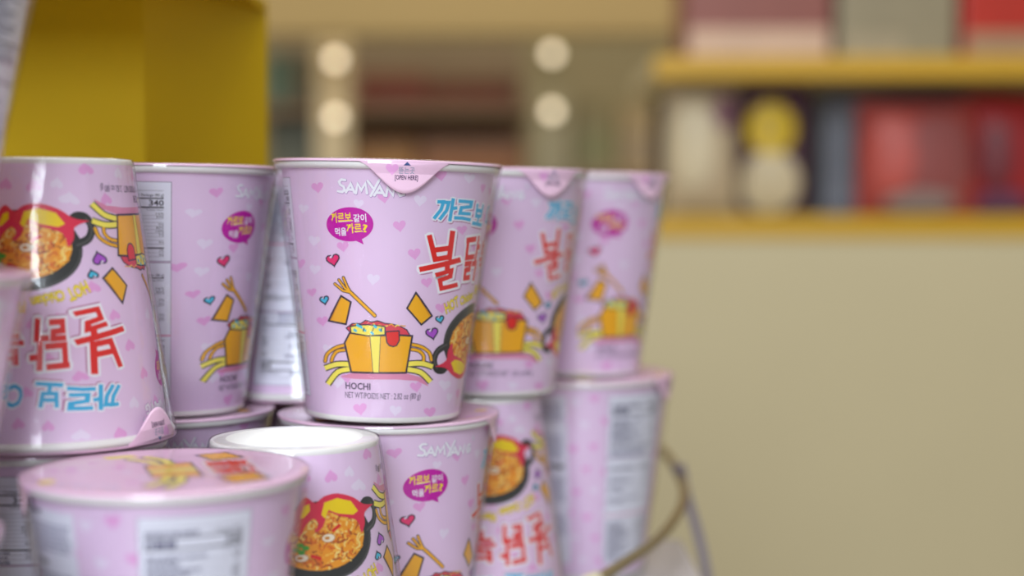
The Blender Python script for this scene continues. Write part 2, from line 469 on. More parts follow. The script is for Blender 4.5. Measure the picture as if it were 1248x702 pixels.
for k in range(9):
    x = 300 + k * 42; bo.stroke([(x, 96 + (k % 2) * 10), (x + 16, 86 + (k % 3) * 8), (x + 30, 100)], 7, i_lem if k % 2 else i_org, 5, c3)
bo.fill([(235, 222), (272, 150), (340, 160), (420, 170), (520, 168), (620, 166), (716, 172), (672, 434), (282, 430)], i_org, 5, c3, i_dark, 13)
bo.fill([(415, 172), (490, 172), (478, 434), (437, 432)], i_lem, 7, c3, i_dark, 4)
bo.fill([(276, 104), (340, 94), (400, 92), (470, 98), (522, 106), (522, 164), (400, 172), (280, 150)], i_lem, 7, c3, i_dark, 9)
for x, y in [(310, 132), (350, 108), (376, 130), (430, 152), (452, 106), (490, 130), (330, 98)]: bo.stroke([(x - 5, y - 4), (x + 5, y + 4)], 18, i_cyan, 9, c3)
for x in (370, 436, 496): bo.stroke([(x + 4, 116), (x - 3, 138)], 7, i_dark, 10, c3)
bo.fill([(526, 142), (622, 136), (624, 205), (604, 240), (580, 248), (552, 240), (534, 216)], i_red, 7, c3, i_dark, 9)
bo.stroke([(505, 165), (398, 62)], 19, i_dark, 4, c2); bo.stroke([(505, 165), (398, 62)], 12, i_org, 5, c2)
for tip in ((326, 22), (344, 4), (364, -6)): bo.stroke([(tip[0], tip[1]), (372 - (344 - tip[0]) * .5, 42 + (tip[1] - 4) * .6), (396, 60)], 15, i_dark, 4, c2); bo.stroke([(tip[0], tip[1]), (372 - (344 - tip[0]) * .5, 42 + (tip[1] - 4) * .6), (396, 60)], 8, i_org, 5, c2)
for x, y, s, m in [(406, 316.5, 16, i_crim), (395.5, 365.5, 11, i_cyan), (536, 389, 10, i_cyan), (526.5, 406, 15, i_pur)]:
    heart(bo, A, x, y, s, m, 2, 12, outline=i_dark, ow=1.6)
    bo.stroke([(x - s * .2, y - s * .18), (x - s * .12, y - s * .24)], s * .14, i_pale, 5, A)

# --- small print
nt_ = Print()
put_text(nt_, 'HOCHI', 3.75, anchor(LA, 436, 474.5, 0), i_txt, 2, bold=0.022, width=10.4)
put_text(nt_, 'NET WT/POIDS NET : 2.82 oz (80 g)', 3.5, anchor(LA, 466.5, 486.5, 0), i_txt, 2, bold=0.002, width=31)

# --- pan of noodles with a flame
pa = Print(); c4 = crop(LF, 340, 590, 6.267)
pth, pz = 75.0, LA(575, 410)[1]
pc = local(pth, pz)
def ell(cx, cy, rx, ry, n=40): return [(cx + rx * math.cos(2 * math.pi * k / n), cy + ry * math.sin(2 * math.pi * k / n)) for k in range(n)]
pa.fill(ell(0, 0, 21, 14.5), i_pan, 1, pc)
hq = [(-19, -2), (-23.5, -4), (-25, -8), (-23, -11.5), (-19, -12), (-16, -9)]
pa.stroke([(p[0], p[1]) for p in spline([(x, y, 0) for x, y in hq], 4)], 3.0, i_pan, 1, pc)
pa.stroke([(p[0], p[1] + .4) for p in spline([(x, y, 0) for x, y in hq[:4]], 4)], 0.8, i_panlit, 2, pc)
pa.stroke([(21 * .96 * math.cos(t / 20 * math.pi) , 14.5 * .96 * math.sin(t / 20 * math.pi)) for t in range(8, 21)], 0.5, i_panlit, 2, pc)
pa.fill(ell(1, -1.2, 18.2, 11.6), i_nood[0], 2, pc)
for k in range(330):
    a, r = random.uniform(0, 6.283), math.sqrt(random.random())
    x, y = 1 + 17.4 * r * math.cos(a), -1.2 + 10.9 * r * math.sin(a)
    d = random.uniform(0, 6.283); L = random.uniform(1.6, 3.6); cu = random.uniform(-1.2, 1.2)
    pts = [(x + L * t * math.cos(d + cu * t), y + .8 * L * t * math.sin(d + cu * t)) for t in (0, .33, .66, 1)]
    pts = [p for p in pts if ((p[0] - 1) / 18.4) ** 2 + ((p[1] + 1.2) / 11.8) ** 2 < 1]
    if len(pts) > 1: pa.stroke(pts, random.uniform(.45, .8), random.choice(i_nood), 3 + k // 60, pc)
for x, y, rx, ry in [(-1.5, -1, 2.6, 1.6), (8.5, 5.5, 2.5, 1.5), (10, -4, 2, 1.4)]:
    pa.fill(ell(x, y, rx, ry, 16), i_mush, 9, pc, i_brown, .35); pa.fill(ell(x + .5, y, rx * .4, ry * .35, 10), i_brown, 11, pc)
for x, y in [(7, 2), (9, 1), (8.5, 3.5), (10.3, 2.6)]: pa.fill(ell(x, y, 1.3, .9, 12), i_green, 11, pc)
for x, y, r_ in [(-6, -5, 30), (2, 6, -20), (13, 0, 50)]: pa.stroke([(x, y), (x + 3 * math.cos(math.radians(r_)), y + 3 * math.sin(math.radians(r_)))], 1.2, i_red, 10, pc)
fl = [(716, 150), (640, 150), (560, 98), (440, 70), (340, 95), (275, 145), (205, 100), (150, 160), (108, 290), (130, 390), (165, 400), (200, 320), (262, 262), (300, 310), (270, 366), (330, 332), (376, 215), (450, 240), (590, 275), (625, 370), (652, 300), (650, 215)]
q = [(p[0], p[1]) for p in spline([(x, y, 0) for x, y in fl + [fl[0]]], 3)][:-1]
pa.fill(q, i_flame, 13, c4)
pa.fill([(440, 106), (345, 140), (322, 235), (352, 262), (376, 196), (450, 224), (565, 232), (600, 202), (545, 128)], i_fyel, 14, c4)
pa.fill([(232, 150), (190, 170), (160, 260), (185, 262), (236, 205)], i_fyel, 14, c4)

# --- nutrition panel
nu = Print()
pr, ptop = LC(212, 222); pbot = LC(212, 484)[1]; pmid = LC(212, 319.5)[1]
pr = -65.0; pl = -114.0
def panel(P, t0, t1, z0, z1, line=True):
    q = [(math.radians(t0) * U, z0), (math.radians(t1) * U, z0), (math.radians(t1) * U, z1), (math.radians(t0) * U, z1)]
    P.poly(q, i_panel, 1)
    if line: P.stroke(q + [q[0]], 0.00018, i_black, 2)
panel(nu, pl, pr, pmid + .0003, ptop); panel(nu, pl, pr, pbot, pmid - .0003)
WP = math.radians(pr - pl) * RS((ptop + pbot) / 2) * 1e3
def row(z, body, s=1.9, m=i_black, bold=0.0, align='r', x=None, width=None):
    th = pr - 4 if align == 'r' else pl + 3
    put_text(nu, body, s * 0.62, local(th, z), m, 3, bold=bold, align=align, width=width)
def rule(z, t=0.00012, l=None, r=None): nu.stroke([(math.radians(l or (pl + 2)) * U, z), (math.radians(r or (pr - 4)) * U, z)], t, i_black, 3, cap=False)
def smalltext(z, l, r, h=0.0006, m=i_grey):
    x = l
    while x < r - 1.5:
        w = random.uniform(1.0, 4.2); e = min(x + w, r)
        nu.stroke([(math.radians(x) * U, z), (math.radians(e) * U, z)], h, m, 3, cap=False); x = e + .55
zc = lambda y: LC(205, y)[1]
rule(zc(232.5))
row(zc(239.6), '1 Package (80 g)', 2.5, bold=.01, width=10); smalltext(zc(238.3), pl + 3, pr - 24, .0012, i_mid)
rule(zc(242), .0005); row(zc(251), '340', 5.4, bold=.02, width=5.9); rule(zc(253), .0006); smalltext(zc(248), pl + 3, pl + 17, .0024, i_mid)
row(zc(257), '% Daily Value*', 1.9, bold=0, width=7)
for k, (y, t) in enumerate([(262, '15%'), (266, '30%'), (270.5, ''), (275, '0%'), (279.2, '80%'), (283.6, '18%'), (287.8, '7%'), (292, ''), (297, '9%')]):
    if t: row(zc(y), t, 2.2, i_black, width=1.05 * len(t))
    rule(zc(y + .9), .00009); smalltext(zc(y - 1), pl + 3, pl + 3 + random.uniform(12, 30), .0008, i_mid)
rule(zc(302.5), .0006); row(zc(307), '2%', 2.2, width=2); row(zc(312), '0%', 2.2, width=2); rule(zc(308), .00009); rule(zc(313), .00009)
for y in (306, 311, 315.5, 317.3): smalltext(zc(y), pl + 3, pr - 14, .0008, i_grey)
row(zc(337), '1 Container (80 g)', 2.4, bold=.01, width=11); smalltext(zc(336), pl + 3, pr - 26, .001, i_mid)
row(zc(343), '% Daily Value*', 1.9, width=7); rule(zc(339), .0004)
for y, t in [(353, '16%'), (357.5, '30%'), (367, '7%'), (372, '0%'), (385, '2%'), (390, '0%')]:
    row(zc(y), t, 2.2, width=1.1 * len(t)); rule(zc(y + .9), .00009); smalltext(zc(y - 1), pl + 3, pl + 3 + random.uniform(12, 30), .0008, i_mid)
nu.stroke([(math.radians(pl) * U, zc(409)), (math.radians(pr) * U, zc(409))], .0007, i_bowlsh, 3, cap=False)
row(zc(416), 'Nutrition', 2.0, bold=.01, width=6)
for k, t in enumerate(['Per 100 g', '1778 kJ', '425 kcal', '15.0 g', '7.5 g', '66.3 g', '6.3 g', '2.5 g', '8.3 g', '2.6 g', '8 mg']):
    y = 423 + k * 5.5
    row(zc(y), t, 2.5, bold=.01 if k == 0 else 0, width=.8 * len(t) + .4); rule(zc(y + 1), .00009); smalltext(zc(y - 1.2), pl + 3, pl + 3 + random.uniform(10, 24), .001, i_mid)

# --- ingredient panel
ig = Print(); il, ir = -206.0, -143.0
panel(ig, il, ir, pbot, ptop, False); nu_save = nu; nu = ig
y = 226
for blk, (n, m, h) in enumerate([(1, i_black, .0016), (7, i_grey, .0009), (1, i_black, .0014), (9, i_grey, .0009), (2, i_black, .0024), (9, i_grey, .0009), (1, i_black, .0014), (8, i_grey, .0009)]):
    for k in range(n):
        smalltext(zc(y), il + 3, ir - (3 if k < n - 1 else 22), h, m); y += 3.4 + h * 1500
    y += 5.0
nu = nu_save

# --- lid art
LM = Print(map_lid); mm = lambda x, y: (x * 1e-3, y * 1e-3)
for k in range(30):
    a, r = random.uniform(0, 6.283), 43 * math.sqrt(random.random())
    if r < 41: heart(LM, mm, r * math.cos(a), r * math.sin(a), random.uniform(4.5, 6), i_pink if k % 3 else i_pale, 0, random.uniform(0, 360))
LM.fill([(-12, -6), (12, -6), (15, 10), (-15, 10)], i_org, 1, mm, i_dark, .9)
LM.fill([(-3, -6), (3, -6), (4, 10), (-4, 10)], i_lem, 3, mm, i_dark, .6)
for sg in (-1, 1):
    for s in ([(12, -1), (20, -3), (28, -9)], [(12, 3), (22, 2), (31, -3)]): LM.stroke([(sg * x, y) for x, y in s], 4.6, i_dark, 1, mm); LM.stroke([(sg * x, y) for x, y in s], 3.2, i_lem, 2, mm)
LM.fill([(18, 14), (30, 18), (26, 30), (14, 27)], i_org, 1, mm, i_dark, .9); LM.fill([(-30, 14), (-17, 18), (-20, 29), (-33, 25)], i_org, 1, mm, i_dark, .9)
LM.fill([(-38, -8), (-33, -5), (-31, -16), (-36, -18)], i_yel, 1, mm); LM.fill([(5, -36), (12, -37), (13, -42), (6, -41)], i_yel, 1, mm)
put_text(LM, '불닭', 16, lambda x, y: (x * 1e-3, (y + 16) * 1e-3), i_white, 3, bold=.09); put_text(LM, '불닭', 16, lambda x, y: (x * 1e-3, (y + 16) * 1e-3), i_red, 4, bold=.03)

# ------------------------------------------------------------------ cup parts (built once, shared by every cup)
m_sleeve = mat('pink_paper_sleeve', (231, 203, 232), 0.34, 0.025, 30)
m_rim = mat('white_cup_paper', (232, 230, 226), 0.45, 0.03, 60)
m_lid = mat('pink_lid_foil', (236, 198, 222), 0.3, 0.03, 60)

proto = empty('noodle_cup')
V, F = lathe([(RS(z), z) for z in (ZS0, 0.03, 0.06, 0.085, ZS1)], 180)
sleeve = mesh_obj('sleeve', V, F, m_sleeve, proto)
# white foot: outer ring, lower edge, recessed underside
V, F = lathe([(RS(0.004) - .0004, 0.0045), (0.03195, 0.0026), (0.0320, 0.0012), (0.0315, 0.0005), (0.0304, 0.0005), (0.0301, 0.0012), (0.0299, 0.0070), (0.028, 0.0076), (0, 0.0078)], 96)
mesh_obj('foot_ring', V, F, m_rim, proto)
# rolled white rim
V, F = lathe([(RS(ZS1) - .0006, ZS1 - .0005), (RS(ZS1) + .0003, ZS1 - .0006), (RIM - .0006, ZS1 - .0002), (RIM, ZS1 + .0009), (RIM - .0002, H - .0006), (RIM - .0012, H - .0001)], 120)
mesh_obj('rim', V, F, m_rim, proto)
def tab_drop(x):               # x in mm across the tab: how far it hangs
    x = abs(x)
    return 11.6 * (0.5 + 0.5 * math.cos(min(1, x / 17.5) * math.pi)) ** 0.75 if x < 17.5 else 0.0
# lid: disc with a folded edge and the pull tab hanging over the rim
rows = [0, .012, .024, .036, .043]; V, F = [(0, 0, H + .0002)], []; NL = 180
prof = [(0.018, H + .0002), (0.032, H + .0002), (0.0425, H + .0002), (0.0446, H + .0006), (0.0464, H + .0006), (0.0474, H + .0003), (0.0473, H - .0004)]
for r, z in prof:
    for i in range(NL):
        a = 2 * math.pi * i / NL; V.append((r * math.sin(a), -r * math.cos(a), z))
for i in range(NL): F.append((0, 1 + i, 1 + (i + 1) % NL))
for k in range(len(prof) - 1):
    for i in range(NL):
        j = (i + 1) % NL; F.append((1 + k * NL + i, 1 + (k + 1) * NL + i, 1 + (k + 1) * NL + j, 1 + k * NL + j))
lid = mesh_obj('lid', V, F, m_lid, proto)
def tab_r(d): return 0.0473 - 0.10 * d - 1.2 * max(0, d - .004) ** 2
V, F = [], []; NX, NZ = 40, 8
for i in range(NX + 1):
    x = -17.5 + 35 * i / NX; a = x * 1e-3 / .0464
    for k in range(NZ + 1):
        d = (tab_drop(x) * 1e-3 + .0006) * k / NZ; r = tab_r(d)
        V.append((r * math.sin(a), -r * math.cos(a), H - .0002 - d))
for i in range(NX):
    for k in range(NZ):
        b = i * (NZ + 1) + k; F.append((b, b + 1, b + NZ + 2, b + NZ + 1))
tab = mesh_obj('pull_tab', V, F, m_lid, lid)
sm = tab.modifiers.new('thickness', 'SOLIDIFY'); sm.thickness = 0.0002; sm.offset = -1
def map_tab(u, v, layer):
    a = u / U; r = tab_r(v) + .00005 + .00003 * layer
    return (r * math.sin(a), -r * math.cos(a), H - .0002 - v)
tp = Print(map_tab); tm = lambda x, y: (x * 1e-3 / .0464 * U, (5 - y) * 1e-3)
tp.poly([tm(-.9, 3.6), tm(1.9, 3.6), tm(.5, 5.0)], ink('triangle', 60, 84, 140), 2)
put_text(tp, '뜯는곳', 2.9, lambda x, y: tm(x + .4, y + .6), i_grey, 2, bold=.01, width=6.2)
put_text(tp, '[OPEN HERE]', 2.5, lambda x, y: tm(x + .4, y - 1.9), i_txt, 2, bold=.015, width=9)
tp.fill([tm(x * 2.5 - 5.2, y * 2.5 + 2.2) for x, y in HEART], i_pink, 0)
tp.build('tab_lettering', tab)
LM.build('lid_print', lid)
for nm, P in [('heart_pattern', pt), ('brand_lettering', br), ('speech_bubble', sb), ('title_lettering', ti), ('bowl_illustration', bo), ('weight_lettering', nt_), ('pan_illustration', pa), ('nutrition_panel', nu), ('ingredient_panel', ig)]:
    P.build(nm, sleeve)
# shrink film
rnd = random.Random(2); V, F = [], []; NF = 144
ph = [rnd.uniform(0, 6.28) for _ in range(8)]
fp = [(0.020, H + .0011), (0.040, H + .0011), (0.0470, H + .0010), (0.0478, H + .0003), (0.0474, H - .0022), (0.0466, H - .006)] + \
     [(0.0466 - (0.0466 - 0.0332) * t, (H - .006) * (1 - t) + .004 * t) for t in (.12, .25, .4, .55, .7, .82, .92, 1)] + [(0.0326, .0012), (0.0322, .0003), (0.030, .0002), (0.026, .0002)]
V.append((0, 0, H + .0011))
for r, z in fp:
    side = .003 < z < H - .007
    foot = max(0, 1 - abs(z - .006) / .012)
    for i in range(NF):
        a = 2 * math.pi * i / NF
        w = 0.00014 * (math.sin(3 * a + ph[0] + z * 60) + math.sin(7 * a + ph[1] - z * 90)) if side else 0
        w += foot * 0.00020 * (math.sin(31 * a + ph[2]) + math.sin(47 * a + ph[3] + z * 300)) if side else 0
        rr = r + w - (0.0002 if side else 0)
        V.append((rr * math.sin(a), -rr * math.cos(a), z))
for i in range(NF): F.append((0, 1 + i, 1 + (i + 1) % NF))
for k in range(len(fp) - 1):
    for i in range(NF):
        j = (i + 1) % NF; F.append((1 + k * NF + i, 1 + (k + 1) * NF + i, 1 + (k + 1) * NF + j, 1 + k * NF + j))
film = mesh_obj('shrink_film', V, F, FILM, proto)
film['label'] = 'clear shiny shrink film'

LABELS = {
    'A': 'sharp upright pink noodle cup in the middle of the upper row, pull tab at front',
    'B': 'upside-down pink noodle cup at the left of the upper row, bright vertical glare',
    'C': 'upright pink noodle cup between the upside-down left cup and the sharp middle cup',
    'D': 'upside-down noodle cup at the back, pale text panel showing through gap left of middle cup',
    'I': 'slightly blurred upright noodle cup just right of the sharp middle cup',
    'J': 'most blurred upright noodle cup at the right end of the upper row',
    'K': 'blurred lower noodle cup at right end, showing two white text panels',
    'L': 'upright noodle cup directly beneath the sharp middle cup',
    'M': 'narrow blurred upside-down noodle cup below, between the middle stack and the right-end stack',
    'N': 'noodle cup beneath the cup with the 340 panel, only its lid edge showing',
    'O': 'upside-down noodle cup at the back under the one showing a text panel',
    'F': 'upside-down noodle cup with white foot and pan picture in front of the middle stack',
    'E': 'large blurred noodle cup at bottom left foreground with pink lid',
    'H': 'noodle cup at bottom left with nutrition table, beneath the upside-down left cup',
    'R': 'blurred pink noodle cup corner at the bottom left edge of the photo',
    'Q': 'leaning blurred noodle cup at the left edge, halfway up, lower of the leaning pair',
    'P': 'leaning noodle cup at the top left edge, upper of the leaning pair',
}
def copy_tree(o, parent=None):
    c = o.copy(); COL.objects.link(c); c.parent = parent
    for ch in o.children: copy_tree(ch, c)
    return c
def set_cup(o, k):
    o.matrix_world = CM[k]
    tag(o, LABELS[k], 'noodle cup', 'pink noodle cups in the stacked display')
    for ch in o.children:
        if ch.name.split('.')[0] == 'lid': ch.rotation_euler = (0, 0, math.radians(CUPS[k][7]))
for k in CUPS:
    set_cup(proto if k == 'A' else copy_tree(proto), k)

# ------------------------------------------------------------------ table under the cups
table = empty('display_table', (0, 0, 0))
tm_ = mat('white_table_laminate', (176, 170, 170), 0.4, 0.03, 20); leg_m = mat('grey_steel', (120, 118, 120), 0.35, 0.05, 30, metal=0.8)
box('tabletop', -0.60, 0.100, 0.22, 0.905, -0.026, -0.0004, tm_, table, 0.004)
for x in (-0.56, 0.06):
    for y in (0.27, 0.86): box('leg', x - .018, x + .018, y - .018, y + .018, -0.839, -0.0265, leg_m, table, 0.003)
tag(table, 'pale display table under the stacked pink noodle cups, corner at lower right', 'table')
rs = empty('riser_box', (-0.209, 0.494, 0)); rm = mat('white_card', (222, 218, 214), 0.6, 0.04, 40)
Vb = []
for (x, y) in ((-.031, -.031), (.031, -.031), (.031, .031), (-.031, .031)): Vb += [(x, y, 0.0), (x, y, 0.0686 - x * math.tan(math.radians(4.4)))]
bx_ = mesh_obj('box_body', Vb, [(0, 2, 3, 1), (2, 4, 5, 3), (4, 6, 7, 5), (6, 0, 1, 7), (1, 3, 5, 7), (0, 6, 4, 2)], rm, rs, smooth=False)
tag(rs, 'small white card block under the leaning cups at left edge', 'box')

# ------------------------------------------------------------------ yellow display box behind the cups at left
yel = mat('yellow_card', (196, 162, 0), 0.6, 0.05, 8, spec=0.2)
disp = empty('yellow_display_box', (-0.3, 0.89, 0))
def slab(name, pts, z0, z1, th, m, parent, off):
    (x0, y0), (x1, y1) = pts
    d = Vector((x1 - x0, y1 - y0, 0)); n = Vector((-d.y, d.x, 0)).normalized() * th
    o = Vector(off)
    P = [Vector((x0, y0, 0)), Vector((x1, y1, 0)), Vector((x1, y1, 0)) + n, Vector((x0, y0, 0)) + n]
    V = [p + Vector((0, 0, z)) - o for z in (z0, z1) for p in P]
    ob = mesh_obj(name, V, [(3, 2, 1, 0), (4, 5, 6, 7), (0, 1, 5, 4), (1, 2, 6, 5), (2, 3, 7, 6), (3, 0, 4, 7)], m, parent, smooth=False)
    return ob
pA = at(178, 300, 0.77); pB = at(328, 300, 0.90)
DO = (-0.3, 0.89, 0)
slab('back_panel', ((-0.58, 0.77), (pA.x, 0.77)), 0, 0.305, 0.005, yel, disp, DO)
slab('side_panel', ((pA.x, 0.77), (pB.x, 0.90)), 0, 0.305, 0.005, yel, disp, DO)
V = [Vector((x, y, z)) - Vector(DO) for z in (0.305, 0.310) for x, y in ((-.58, .585), (pB.x + .0, .585), (pB.x, .90), (pA.x, .904), (-.58, .904))]
mesh_obj('top_shade_panel', V, [(4, 3, 2, 1, 0), (5, 6, 7, 8, 9), (0, 1, 6, 5), (1, 2, 7, 6), (2, 3, 8, 7), (3, 4, 9, 8), (4, 0, 5, 9)], yel, disp, smooth=False)  # unseen overhang, sized to shade the upper part of the panels
tag(disp, 'yellow cardboard display panels standing behind the upper left cups', 'display box')

# ------------------------------------------------------------------ wire handle, grip and strap at the lower right
hnd = empty('wire_handle', (0.06, 0.78, 0.0))
steel = mat('dull_steel_wire', (150, 134, 100), 0.32, 0.05, 60, metal=0.7)
hp = [(0.020, 0.690, .012), (0.034, 0.718, .016), (0.052, 0.742, .021), (0.0735, 0.780, .0255), (0.0885, 0.824, .030), (0.0965, 0.868, .033), (0.0975, 0.905, .037), (0.0945, 0.935, .0425), (0.090, 0.96, .046)]
tube_obj('wire', [Vector(p) - Vector((0.06, 0.78, 0)) for p in spline(hp, 6)], 0.0027, steel, hnd)
gp = [Vector(p) - Vector((0.06, 0.78, 0)) for p in spline(hp[:3], 6)]
tube_obj('grip', [gp[i] for i in range(0, 9)], [0.0035] + [0.0050] * 7 + [0.0042], mat('cream_plastic', (214, 204, 176), 0.4, 0.03, 50), hnd)
tag(hnd, 'bent steel wire handle with cream grip beside the lower right cup', 'handle')
strap_m = mat('grey_webbing', (132, 122, 132), 0.7, 0.15, 200, bump=0.3)
sp = spline([(0.097, 0.900, .044), (0.0985, 0.903, .037), (0.1030, 0.905, .022), (0.1085, 0.906, .004), (0.1140, 0.907, -.020), (0.1200, 0.908, -.060), (0.1220, 0.908, -.10)], 6)
V, F = [], []
for i, p in enumerate(sp):
    w = 0.0075 if i < 8 else 0.0058
    for dx, dy in ((-w / 2, -.001), (w / 2, -.001), (w / 2, .001), (-w / 2, .001)): V.append((p.x + dx, p.y + dy, p.z))
for i in range(len(sp) - 1):
    for k in range(4): F.append((i * 4 + k, i * 4 + (k + 1) % 4, i * 4 + 4 + (k + 1) % 4, i * 4 + 4 + k))
F += [(3, 2, 1, 0), tuple(len(V) - 4 + k for k in range(4))]
st = mesh_obj('strap', V, F, strap_m, smooth=False)
tag(st, 'narrow grey strap hanging from the wire handle end at lower right', 'strap')

# ------------------------------------------------------------------ goods and shelves behind (out of focus)
def carton(name, x0, x1, y0, y1, z0, z1, m, label, panels=(), cat='box', group=None):
    """a bevelled carton with printed panels on its front: panels of (u0, u1, v0, v1, material) in fractions"""
    e = empty(name, ((x0 + x1) / 2, (y0 + y1) / 2, z0)); o = Vector(e.location)
    box('carton_body', x0 - o.x, x1 - o.x, y0 - o.y, y1 - o.y, 0, z1 - z0, m, e, 0.004)
    box('top_flap', x0 - o.x + .002, x1 - o.x - .002, y0 - o.y + .004, 0, z1 - z0, z1 - z0 + .0012, m, e, 0)
    for (a, b, c, d, pm) in panels:
        w, h = x1 - x0, z1 - z0
        box('front_panel', x0 + a * w - o.x, x0 + b * w - o.x, y0 - o.y - .0012, y0 - o.y + .002, c * h, d * h, pm, e, 0)
    return tag(e, label, cat, group)
def packet(name, x0, x1, y, z0, z1, depth, m, label, patches=(), cat='packet', group=None):
    """a pillow packet with crimped top and bottom, patches of (fx, fy, rx, ry, material) bulge with it"""
    e = empty(name, ((x0 + x1) / 2, y, z0)); W, Hh = x1 - x0, z1 - z0
    def bul(u, v): return depth / 2 * (max(0, 1 - abs(2 * u - 1) ** 2.4) ** .5) * (max(0, 1 - abs(2 * v - 1) ** 3) ** .5)
    V, F = [], []; N = 16
    for side in (-1, 1):
        for j in range(N + 1):
            for i in range(N + 1):
                u, v = i / N, j / N; V.append(((u - .5) * W, side * (bul(u, v) + .0006), v * Hh))
    for s in range(2):
        b = s * (N + 1) ** 2
        for j in range(N):
            for i in range(N):
                q = [b + j * (N + 1) + i, b + j * (N + 1) + i + 1, b + (j + 1) * (N + 1) + i + 1, b + (j + 1) * (N + 1) + i]
                F.append(q if s == 0 else q[::-1])
    mesh_obj('packet_body', V, F, m, e)
    for zc0 in (0.0, Hh - .008): box('crimped_seal', -W / 2, W / 2, -.0022, .0022, zc0, zc0 + .008, m, e, .0008)
    for (fx, fy, rx, ry, pm) in patches:
        V = []; F = []; n = 24
        for ring in range(0, 5):
            for k in range(n):
                a = 2 * math.pi * k / n; u = fx + rx * ring / 4 * math.cos(a); v = fy + ry * ring / 4 * math.sin(a)
                u = min(.99, max(.01, u)); v = min(.99, max(.01, v))
                V.append(((u - .5) * W, -bul(u, v) - .0018, v * Hh))
        for ring in range(4):
            for k in range(n): F.append((ring * n + k, ring * n + (k + 1) % n, ring * n + n + (k + 1) % n, ring * n + n + k))
        mesh_obj('printed_patch', V, F, pm, e)
    return tag(e, label, cat, group)

# right-hand shelf unit
D1 = 1.9
unit = empty('shelf_unit', (0.6, D1, -0.84)); UO = Vector(unit.location)
def ub(name, x0, x1, y0, y1, z0, z1, m, bev=.003): return box(name, x0 - UO.x, x1 - UO.x, y0 - UO.y, y1 - UO.y, z0 - UO.z, z1 - UO.z, m, unit, bev)
xl = at(798, 0, D1).x; xr = 1.25
z_lo1, z_lo0 = at(0, 263, D1).z, at(0, 291, D1).z
z_up1, z_up0 = at(0, 68, D1).z, at(0, 96, D1).z
ub('front_panel', -0.2, xr, D1, D1 + .02, -0.84, z_lo0, beige)
ub('side_panel', -0.2, -0.18, D1 + .02, D1 + .34, -0.84, z_lo0, beige)
ub('shelf_board', -0.2, xr, D1 + .012, D1 + .34, z_lo0, z_lo1, beige)
ub('shelf_strip', xl, xr, D1 - .002, D1 + .012, z_lo0, z_lo1, yellow_edge)
ub('shelf_board', xl, xr, D1 + .012, D1 + .34, z_up0, z_up1, beige)
ub('shelf_strip', xl, xr, D1 - .002, D1 + .012, z_up0, z_up1, yellow_edge)
ub('back_board', xl + .03, xr, D1 + .34, D1 + .35, z_lo0, z_up0, dark_back)
ub('upright', xr, xr + .03, D1, D1 + .35, -0.84, z_up1 + .3, beige)
tag(unit, 'shelf unit at right with yellow edged shelves above a plain beige front', 'shelf unit')
g1 = 'goods on the yellow edged shelves'
pm = lambda n, *c: mat('pack_' + n, tuple(.9 * x for x in c), 0.45, 0.12, 25)
X = lambda px, D=D1 + .05: at(px, 0, D).x
packet('noodle_packet', X(812), X(902), D1 + .07, z_lo1, at(0, 106, D1 + .07).z, .07, pm('cream', 206, 184, 150), 'cream noodle packet at left end of the lower yellow edged shelf',
       ((.35, .55, .3, .34, pm('straw', 226, 208, 170)), (.8, .8, .16, .14, pm('mauve', 140, 96, 112))), group=g1)
packet('snack_packet', X(905), X(992), D1 + .08, z_lo1, at(0, 104, D1 + .08).z, .06, pm('plum', 84, 50, 70), 'plum snack packet with a round yellow emblem on the lower shelf',
       ((.42, .66, .34, .2, pm('sun', 236, 196, 0)), (.42, .25, .42, .24, pm('straw', 226, 208, 170)), (.42, .62, .16, .05, pm('mustard', 196, 158, 0))), group=g1)
carton('grey_carton', X(1004, D1 + .16), X(1180, D1 + .16), D1 + .16, D1 + .26, z_lo1, z_up0 - .004, pm('slate', 138, 140, 152), 'slate grey carton behind the red packet on the lower shelf', ((.05, .3, .1, .9, pm('fog', 158, 160, 170)),), group=g1)
packet('red_packet', X(1052), X(1200), D1 + .08, z_lo1, at(0, 124, D1 + .08).z, .07, pm('coral', 184, 74, 66), 'coral red packet in the middle of the lower yellow edged shelf',
       ((.25, .55, .2, .36, pm('rose', 204, 84, 70)), (.65, .5, .28, .4, pm('dusk', 158, 82, 78)), (.5, .12, .3, .1, pm('ash', 168, 150, 146))), group=g1)
packet('crimson_packet', X(1190), X(1300), D1 + .1, z_lo1, at(0, 116, D1 + .1).z, .07, pm('crimson', 176, 34, 36), 'crimson packet at the right end of the lower yellow edged shelf',
       ((.3, .45, .2, .3, pm('maroon', 120, 14, 26)), (.4, .1, .3, .1, pm('violet', 120, 76, 110))), group=g1)
ztop = at(0, -60, D1).z
carton('pink_carton', X(836), X(1014), D1 + .05, D1 + .2, z_up1, ztop, pm('rosewood', 150, 86, 74), 'rosewood carton with a pale lower band at left of the upper shelf', ((0.02, .98, .02, .31, pm('peach', 220, 184, 156)),), group=g1)
carton('khaki_carton', X(1022), X(1166), D1 + .05, D1 + .2, z_up1, ztop, pm('khaki', 156, 144, 114), 'khaki grey carton in the middle of the upper shelf', ((.05, .55, .04, .25, pm('sand', 176, 160, 128)),), group=g1)
carton('red_carton', X(1174), X(1330), D1 + .05, D1 + .2, z_up1, ztop, pm('scarlet', 190, 40, 16), 'scarlet carton with a sandy lower band at right of the upper shelf', ((.03, .97, .03, .27, pm('tan', 176, 140, 106)),), group=g1)

